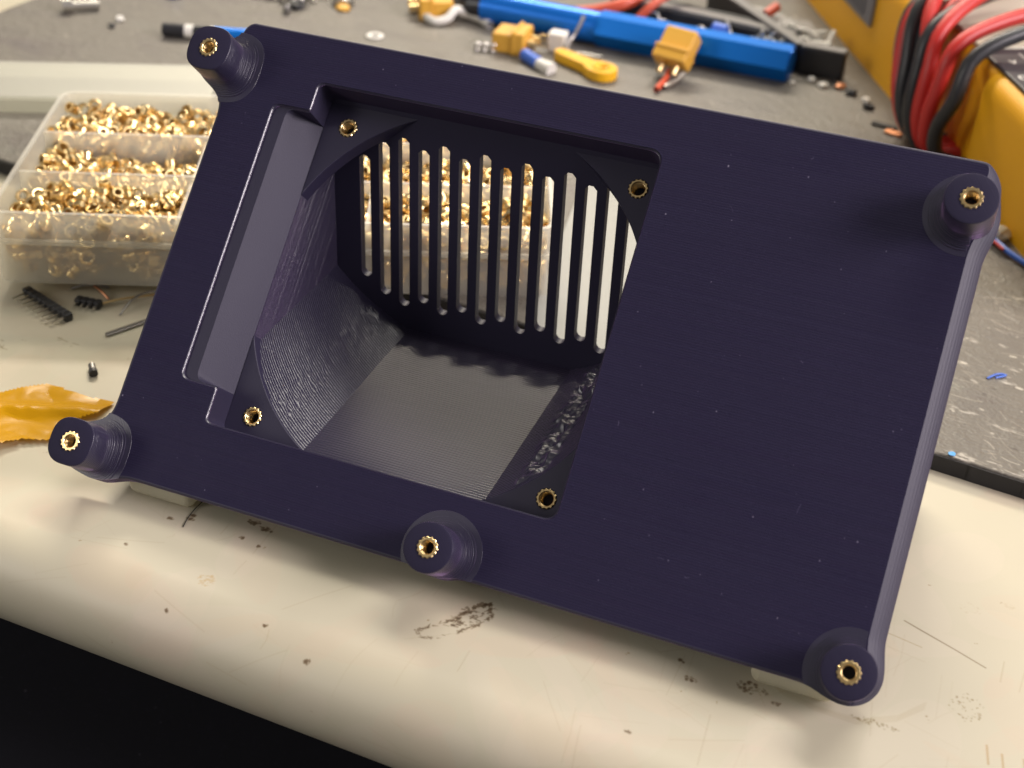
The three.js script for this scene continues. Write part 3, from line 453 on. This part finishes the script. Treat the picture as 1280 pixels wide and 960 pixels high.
{
  const A = xt('yellow_connector', 'yellow two pole plug at the black tip end of the blue screwdriver', [-119, MY, -266], 0.5);
  const B = xt('yellow_connector', 'yellow two pole plug lying before the blue screwdriver beside a white cube', [-75, MY, -246], PI + 0.05); B.scale.set(0.95, 1, 0.75);
  const C = xt('yellow_connector', 'yellow two pole plug with red wire propped before the hexagonal handle', [-12, MY + 6.6, -252], PI / 2, 0); C.rotation.set(0, PI / 2 - 0.2, 0.75); C.scale.set(1, 0.95, 0.82); C.updateMatrixWorld(true);
  const wr = thing('red_wire', 'short red wire running from the plug before the hexagonal handle', 'wire', [-13, MY, -240]);
  partW('wire', tube([[-13.2, MY + 3.4, -245], [-13, MY + 2, -240], [-13.6, MY + 1.4, -230]], 1.1, 16), M.redWire, wr);
  const bw = thing('bare_wire', 'short bare silver wire beside the red wire of the propped plug', 'wire', [-7, MY, -240]);
  partW('wire', tube([[-7.4, MY + 3.4, -245], [-9, MY + 2, -240], [-11.6, MY + 1.2, -234]], 0.8, 16), M.steel, bw);
  const cube = thing('white_block', 'small white plastic cube beside the yellow plug under the blue screwdriver', 'plastic block', [-59.5, MY, -252]);
  partW('block', box(7, 7.4, 6, -60, MY + 3.7, -253, 0.7, 2), M.white, cube);
  for (const k of [0, 1, 2]) { const p = thing('gold_pin', ['upper gold pin between the yellow plug and the white cube', 'middle gold pin between the yellow plug and the white cube', 'lower gold pin between the yellow plug and the white cube'][k], 'pin', [-65, MY + 2, -251]); partW('pin', rod([-66.5, MY + 5.6 - k * 1.7, -251 + k], [-62.6, MY + 5.6 - k * 1.7, -251.6 + k], 0.4, 8), M.brass, p); }
  const tw = thing('twisted_wire', 'twisted bare silver wire sticking up before the blue barrel', 'wire', [-55, MY, -253]);
  partW('strand', merge([tube([[-56, MY + 1, -249], [-55, MY + 4, -251], [-53, MY + 9, -254], [-51.6, MY + 14, -257]], 0.7, 24), tube([[-54.6, MY + 1, -249], [-54.8, MY + 5, -250.6], [-52.8, MY + 9, -254.4], [-51.2, MY + 14, -256.6]], 0.6, 24), tube([[-56, MY + 0.8, -248], [-50, MY + 1.4, -250], [-42, MY + 0.8, -252]], 0.5, 16)]), M.steel, tw);
  // yellow lever
  const horn = thing('servo_horn', 'flat yellow plastic lever with a round hub end on the mat', 'lever', [-44, MY, -243], 0);
  const hs = new THREE.Shape(); hs.moveTo(-14, -2.8); hs.quadraticCurveTo(-18, -2.8, -18, 0); hs.quadraticCurveTo(-18, 2.8, -14, 2.8); hs.lineTo(2, 3.4); hs.quadraticCurveTo(5, 6.2, 10, 6.2); hs.absarc(10, 0, 6.2, PI / 2, -PI / 2, true); hs.quadraticCurveTo(5, -6.2, 2, -3.4); hs.closePath();
  for (const [x, r] of [[10, 2.3], [-14, 0.8], [-10.5, 0.8]]) { const h = new THREE.Path(); h.absarc(x, 0, r, 0, PI * 2); hs.holes.push(h); }
  const hg = new THREE.ExtrudeGeometry(hs, { depth: 3, bevelEnabled: true, bevelSize: 0.4, bevelThickness: 0.4, bevelSegments: 2, curveSegments: 18 }); hg.rotateX(-PI / 2); hg.rotateY(-0.42); hg.scale(0.84, 1, 0.84); hg.translate(-43.6, MY + 0.6, -238.5);
  partW('lever_arm', hg, M.yellowDeep, horn);
  const hub = new THREE.TorusGeometry(3.1, 0.7, 8, 24); hub.rotateX(PI / 2); hub.translate(-36, MY + 4, -235); partW('hub_ring', hub, M.yellowDeep, horn);
  const cr = thing('blue_crimp', 'small blue crimp sleeve with a pale end beside the yellow lever', 'crimp', [-63, MY, -234]);
  partW('sleeve', rod([-68, MY + 2.2, -238], [-60.5, MY + 2.2, -232.4], 2.3, 18), M.blueCrimp, cr); partW('tongue', rod([-60.5, MY + 2, -232.4], [-54, MY + 1.4, -229.8], 2, 16, 2.8), M.white, cr);
  ['left', 'middle', 'right'].forEach((w, k) => { const n = thing('small_nut', `${w} of three tiny shiny nuts beside the yellow plug`, 'nut', [-87 + k * 3, MY, -238.4 - k], 0, 'three shiny nuts by the yellow plug'); const g = new THREE.TorusGeometry(1.3, 0.65, 8, 14); g.rotateY(0.7); g.translate(-87.2 + k * 2.9, MY + 1.7, -238.2 - k * 0.8); partW('nut_ring', g, M.steel, n); });
  const wa = thing('washer', 'flat silver washer on the mat just above the plate edge', 'washer', [-128.4, MY, -233]); const wg = new THREE.TorusGeometry(2.5, 1.05, 8, 28); wg.scale(1, 1, 0.35); wg.rotateX(PI / 2); wg.translate(-128.4, MY + 0.5, -233); partW('ring', wg, M.white, wa);
  // slim black pen behind the top left boss
  const pen = thing('slim_driver', 'slim black rod with pale bands and a blue end behind the top left boss', 'screwdriver', [-186, MY, -202]);
  const pt = (t) => [-200 + 32 * t, MY + 2.8, -196.5 - 9 * t];
  partW('rod_body', rod(pt(0), pt(0.26), 2.6, 20), M.blackGloss, pen); partW('pale_band', rod(pt(0.26), pt(0.36), 2.5, 20), M.white, pen); partW('rod_body', rod(pt(0.36), pt(0.56), 2.5, 20), M.blackGloss, pen); partW('pale_band', rod(pt(0.56), pt(0.6), 2.4, 20), M.white, pen); partW('blue_end', rod(pt(0.6), pt(1.0), 2.4, 20), M.blueHex, pen);
  // screw and crumbs, top left
  const sc = thing('screw', 'silver screw lying on the mat at the top left', 'screw', [-244, MY, -205]);
  partW('screw_head', rod([-248.5, MY + 2.6, -200], [-245.5, MY + 2.6, -202.6], 2.9, 18), M.steel, sc); partW('screw_shank', rod([-245.5, MY + 2.4, -202.6], [-238, MY + 2, -209], 1.7, 14), M.steel, sc);
  const crumb = (name, label, cat, x, z, r, mat, sy = 0.7) => { const o = thing(name, label, cat, [x, MY, z]); const g = new THREE.IcosahedronGeometry(r, 1), p = g.attributes.position; for (let i = 0; i < p.count; i++) { const k = 1 + 0.5 * noise.noise(p.getX(i) * 0.9 + x, p.getY(i) * 0.9, p.getZ(i) * 0.9); p.setXYZ(i, p.getX(i) * k, p.getY(i) * k * sy, p.getZ(i) * k); } g.computeVertexNormals(); g.translate(x, MY + r * sy * 0.75, z); partW('bit', g, mat, o); };
  crumb('bright_bead', 'bright round bead on the mat right of the silver screw', 'bead', -224, -202.5, 1.7, M.white); crumb('dark_bead', 'dark bead left of the bright bead on the mat', 'bead', -222.6, -195, 1.4, M.black);
  crumb('foil_scrap', 'bright crumpled foil scrap on an orange bit at the top edge', 'scrap', -156, -260, 4.5, M.steel); crumb('orange_bit', 'orange bit under the bright foil scrap', 'scrap', -153, -254, 3, M.yellow, 0.4);
  crumb('blue_scrap', 'blue scrap cut off by the top edge at left', 'scrap', -221, -236, 4, M.blue, 0.5); crumb('dark_scrap', 'dark scrap at the top edge left of the foil', 'scrap', -170, -247, 3.2, M.black, 0.6); crumb('pin_stub', 'small dark stub standing under the dark scrap', 'scrap', -171, -240, 1.6, M.dullSteel, 1.4);
  { const o = thing('wire_tangle', 'pale tangle of clipped wires along the top edge left of the foil', 'wire tangle', [-190, MY, -252]); const l = []; for (let i = 0; i < 34; i++) { const x = rr(-212, -166), z = -254 + rr(-6, 4); l.push(tube([[x, MY + 0.6, z], [x + rr(-4, 4), MY + rr(1, 4), z + rr(-3, 3)], [x + rr(-8, 8), MY + 0.8, z + rr(-4, 4)]], rr(0.4, 0.9), 8, 5)); } partW('clipping', merge(l), M.steel, o); }
  { const o = thing('white_cable', 'pale cable looping from the yellow plug to the blue screwdriver tip', 'cable', [-112, MY, -262]); partW('cable', tube([[-118, MY + 2, -258], [-113, MY + 1.6, -255.6], [-109, MY + 2.4, -258], [-107, MY + 5, -263], [-104, MY + 3, -266], [-98, MY + 2, -266], [-92, MY + 1.6, -262]], 1.7, 50, 10), M.white, o); }
  { const o = thing('red_cable', 'thick red cable curving behind the blue barrel at the top edge', 'cable', [-56, MY, -290]); partW('cable', tube([[-66, MY + 4, -284], [-56, MY + 6, -286], [-46, MY + 9, -290], [-40, MY + 11, -300], [-37, MY + 12, -316]], 2.5, 50, 12), M.redWire, o); }
  { const o = thing('red_cable', 'thinner red cable dropping behind the hexagonal handle', 'cable', [-34, MY, -290]); partW('cable', tube([[-38, MY + 6, -282], [-34, MY + 11, -285], [-30, MY + 14, -291], [-25, MY + 15, -304], [-20, MY + 14, -318]], 1.7, 40, 10), M.redWire, o); }
  { const o = thing('red_cable', 'thin red cable lying over the yellow plug at the top edge', 'cable', [-116, MY, -280]); partW('cable', tube([[-126, MY + 9, -281], [-118, MY + 9, -277], [-108, MY + 9, -280], [-98, MY + 10, -290]], 1.2, 30, 8), M.redWire, o); }
  // black bar, ridged tray
  const bar = thing('black_rail', 'black plastic rail with a pale top behind the hexagonal handle', 'rail', [-14, MY, -296], -0.13);
  part('rail_base', box(78, 9, 12, 0, 4.5, 0, 0.8), M.black, bar); part('rail_top', box(76, 1, 4.6, 0, 9.4, 2.6, 0.3), M.greyPlastic, bar);  // lighter grey strip along the rail top
  { const o = thing('parts_clippings', 'loose silver component legs lying between the blue handle and black rail', 'clippings', [-5, MY, -284]); const l = []; for (let i = 0; i < 26; i++) { const x = rr(-30, 24), z = -281 + rr(-4, 3); l.push(tube([[x, MY + rr(3, 8), z], [x + rr(-3, 3), MY + rr(6, 12), z - 1 + rr(-2, 2)], [x + rr(-8, 8), MY + rr(4, 9), z + rr(-3, 3)]], rr(0.3, 0.6), 8, 5)); } partW('component_leg', merge(l), M.steel, o); }
  { const o = thing('blue_capacitor', 'small blue component lying behind the middle of the hexagonal handle', 'component', [-2, MY, -280]); partW('capsule', rod([-6, MY + 9.5, -279], [-0.5, MY + 9.5, -278], 2.6, 18), M.blueCrimp, o); }
  { // open tray with ridged floor, corner toward the viewer at (29, -275)
    const o = thing('black_tray', 'black open tray with a ridged metal floor left of the yellow meter', 'tray', [29.4, MY, -275.5]);
    const e1 = new V3(-37.2, 0, -39.5).normalize(), e2 = new V3(1, 0, 0.02).normalize(), C = new V3(29.4, MY, -275.5);
    const wallG = (e, len, side) => { const g = box(len, 10.5, 5, len / 2, 5.25, 0, 0.7); g.applyMatrix4(new THREE.Matrix4().makeBasis(e, new V3(0, 1, 0), new V3().crossVectors(e, new V3(0, 1, 0)))); g.translate(C.x, C.y, C.z); return g; };
    partW('tray_wall', merge([wallG(e1, 70), wallG(e2, 17)]), M.black, o);
    const capG = (e, len) => { const g = box(len, 0.8, 4.4, len / 2, 10.8, 0, 0.3); g.applyMatrix4(new THREE.Matrix4().makeBasis(e, new V3(0, 1, 0), new V3().crossVectors(e, new V3(0, 1, 0)))); g.translate(C.x, C.y, C.z); return g; };
    partW('pale_edge', merge([capG(e1, 69), capG(e2, 16.6)]), M.greyPlastic, o);  // lighter grey caps along the tops of the tray walls
    const fl = new THREE.Shape([[29, -276], [46, -276], [24, -322], [-16, -322]].map(([x, z]) => new THREE.Vector2(x, -z))), fg = new THREE.ExtrudeGeometry(fl, { depth: 3.4, bevelEnabled: false }); fg.rotateX(-PI / 2); fg.translate(0, MY + 0.1, 0); partW('tray_floor', fg, M.greyPlastic, o);
    for (let k = 0; k < 11; k++) { const z = -287 - k * 3.4, x0 = 23 - k * 3.2; partW('ridge', rod([x0, MY + 5, z - 1], [x0 + 20, MY + 5, z + 1], 1.15, 10), M.dullSteel, o); }
    const l = []; for (let i = 0; i < 22; i++) { const x = rr(14, 38), z = rr(-300, -281); l.push(tube([[x, MY + 5, z], [x + rr(-4, 4), MY + rr(6, 10), z + rr(-2, 2)], [x + rr(-7, 7), MY + 6, z + rr(-3, 3)]], rr(0.5, 1.1), 8, 5)); }
    const cl = thing('solder_clippings', 'pale twisted clippings lying on the ridged floor of the black tray', 'clippings', [30, MY + 6, -290]); partW('clipping', merge(l), M.white, cl);
    const rs = thing('red_sleeve', 'small red sleeve lying in the ridged tray', 'sleeve', [9, MY + 6, -312]); partW('sleeve', rod([8, MY + 8, -308], [11, MY + 10, -314], 2, 14), M.redWire, rs);
  }
  // crumbs along the tray foot and near the meter
  const spots = [[36, -268, 1.5, 'w'], [41, -264, 1.8, 'w'], [47, -266, 2, 'c'], [52, -262, 2.2, 'k'], [58, -258, 1.6, 'w'], [60, -252, 2.2, 'k'], [30, -262, 1.2, 'w'], [44, -270, 1.4, 'k']];
  const names = { w: ['pale_crumb', M.white], c: ['copper_crumb', M.copper], k: ['black_crumb', M.black] }, words = ['first pale crumb under the black tray corner', 'pale crumb under the middle of the black tray front', 'copper coloured crumb between the tray and the meter', 'large black crumb next to the copper crumb', 'pale crumb at the lower edge of the meter', 'black lump against the lower edge of the meter', 'lone pale crumb right of the blue handle end', 'small black crumb touching the tray front'];
  spots.forEach(([x, z, r, k], i) => crumb(names[k][0], words[i], 'crumb', x, z, r, names[k][1], 0.6));
  { const o = thing('chip_scrap', 'flat black scrap with a copper end on the mat above the plate', 'scrap', [69, MY, -238]); const g = box(9, 1, 2.6, 0, 0, 0, 0.3, 1); g.rotateY(-0.2); g.translate(68, MY + 0.6, -238); partW('strip', g, M.black, o); const h = box(6, 1, 3, 0, 0, 0, 0.3, 1); h.rotateY(-0.25); h.translate(72, MY + 0.6, -233); partW('copper_end', h, M.copper, o); }
  { const o = thing('blue_wire', 'blue wire with a red stripe emerging from under the yellow meter', 'wire', [116, MY, -160]); partW('wire', tube([[108, MY + 1, -169], [113, MY + 1.4, -165], [118, MY + 1.4, -159], [126, MY + 1.2, -152]], 0.9, 24), M.blueCrimp, o); partW('red_stripe', tube([[108, MY + 2, -167], [112, MY + 2.2, -163.5], [116, MY + 2, -159]], 0.5, 16), M.red, o); }
  crumb('cream_chip', 'cream coloured chip beside the blue wire under the yellow meter', 'chip', 114, -169.4, 2.8, M.cream, 0.9);
  crumb('blue_flake', 'tiny light blue flake on the front edge of the mat', 'flake', 114.6, -50.6, 0.9, phy({ color: lin(0.10, 0.35, 0.7), roughness: 0.5 }), 0.3);
  { const o = thing('wire_flake', 'tiny dark wire flake lying on the worn right part of the mat', 'flake', [121, MY, -90]); partW('flake', tube([[119, MY + 0.3, -88], [121.5, MY + 0.5, -91], [123.5, MY + 0.3, -91.6], [121, MY + 0.4, -89]], 0.3, 16, 5), M.blueCrimp, o); }
}
// ---------------------------------------------------------------- yellow multimeter with its leads wrapped round
{
  const ex = new V3(95.4, 0, 176.4).normalize(), ey = new V3(0, 1, 0), ez = new V3().crossVectors(ex, ey); // ex: along the meter toward the viewer, ez to its left side
  const ang = Math.atan2(-ex.z, ex.x);
  const o = thing('multimeter', 'yellow multimeter in a rubber holster with black control face and test leads wrapped round', 'multimeter', [27.3, MY, -336.3], ang);
  // local: x along (0 at far left corner .. 230 near), z negative = away from the viewer's side (right); y up
  const H = 38, Wd = 92;
  const prof = (x0, x1, r, ins) => { const s = new THREE.Shape(); const w = Wd, h = H; s.moveTo(ins, 0); s.lineTo(w - ins, 0); s.lineTo(w - ins, h - r); s.quadraticCurveTo(w - ins, h, w - ins - r, h); s.lineTo(ins + r, h); s.quadraticCurveTo(ins, h, ins, h - r); s.closePath(); const g = new THREE.ExtrudeGeometry(s, { depth: x1 - x0 - 4, bevelEnabled: true, bevelSize: 2, bevelOffset: -2, bevelThickness: 2, bevelSegments: 4, curveSegments: 10 }); g.rotateY(PI / 2); g.translate(x0 + 2, 0, 0); g.scale(1, 1, 1); return g; };
  // extrude runs along +x after the turn, its width along -z
  part('holster_end', prof(-40, 88, 7, 0), M.meter, o);
  part('meter_waist', prof(86, 150, 4, 4), M.meter, o);
  part('holster_body', prof(148, 240, 7, 0), M.meter, o);
  const grip = part('side_grip', box(38, 22, 2.2, 33, 27, 0.6, 0.9, 2), M.meterGrip, o);
  for (let k = 0; k < 6; k++) part('grip_rib', box(1.7, 17, 1.2, 24 + k * 4, 27, 2.0, 0.5, 1), M.meterGrip, grip.parent);
  const face = canvasTex(780, 1040, (c, w, h) => { // 10 px per mm, top = far end
    c.fillStyle = rgb(58, 57, 60); c.fillRect(0, 0, w, h);
    for (let i = 0; i < 3000; i++) { c.fillStyle = rgb(80, 78, 80, 0.12); c.fillRect(rnd() * w, rnd() * h, 2, 2); }
    c.fillStyle = rgb(214, 210, 200); c.font = 'bold 46px sans-serif'; c.fillText('OFF', 20, 258);
    c.font = 'bold 40px sans-serif'; c.fillText('V', 48, 128);
    c.strokeStyle = rgb(200, 196, 188); c.lineWidth = 4; c.beginPath(); c.moveTo(110, 40); c.lineTo(110, 90); c.lineTo(330, 90); c.stroke();
  });
  const fp = new RoundedBoxGeometry(104, 1.6, 78, 2, 0.7); setUV(fp, (x, y, z) => [(z + 39) / 78 * -1 + 1, (x * -1 + 52) / 104]); fp.translate(185, H + 0.5, -43.5);
  part('control_face', fp, std({ map: face, roughness: 0.45 }), o);
  part('top_panel', box(92, 1.8, 80, 86.5, H + 0.7, -45, 0.7, 2), M.cream, o);
  // leads: helix-like turns round the waist, two strands
  const lead = (name, label, mat, turns, r) => {
    const L = thing(name, label, 'test lead', [70, MY, -250]); L.position.copy(o.position); L.rotation.y = ang; L.updateMatrixWorld(true);
    const pts = [];
    for (const [x0, dx, out, lift] of turns) { // start top right, over the rim, down the near side, under
      pts.push([x0 + dx * 1.5, H + 9 + lift, -78], [x0 + dx * 1.0, H + 10 + lift, -44], [x0 + dx * 0.55, H + 8 + lift, -14], [x0 + dx * 0.2, H + 1 + lift * 0.5, 3 + out], [x0, H - 10, 7 + out], [x0 + (130 - x0) * 0.3, 14, 8 + out], [x0 + (130 - x0) * 0.45, 4, 5 + out * 0.5], [x0 + (130 - x0) * 0.45 + 2, 2.6, -6]);
      pts.push([x0 + (130 - x0) * 0.5, 3, -90], [x0 + dx * 1.4, 12, -106], [x0 + dx * 1.5, H, -104]);
    }
    for (const p of pts) { p[0] += rr(-1.1, 1.1); p[1] += rr(-0.5, 0.9); }
    part('cable', tube(pts, r, pts.length * 9, 12), mat, L);
  };
  lead('red_test_lead', 'red test lead coiled round the waist of the yellow multimeter', M.red, [[97, -22, 0, 0], [109, -34, 4, 2], [119, -26, -1, 4], [128, -34, 2, 3], [135, -14, 1, 0], [124, -66, 2, 9]], 2.5);
  lead('black_test_lead', 'black test lead coiled round the waist of the yellow multimeter', M.lead, [[102.5, -28, 2, 2], [114.5, -46, 4, 6], [124.5, -30, 4, 2], [146, -10, 0, 1], [118, -78, 1, 8]], 2.45);
}
renderer.render(scene, camera);
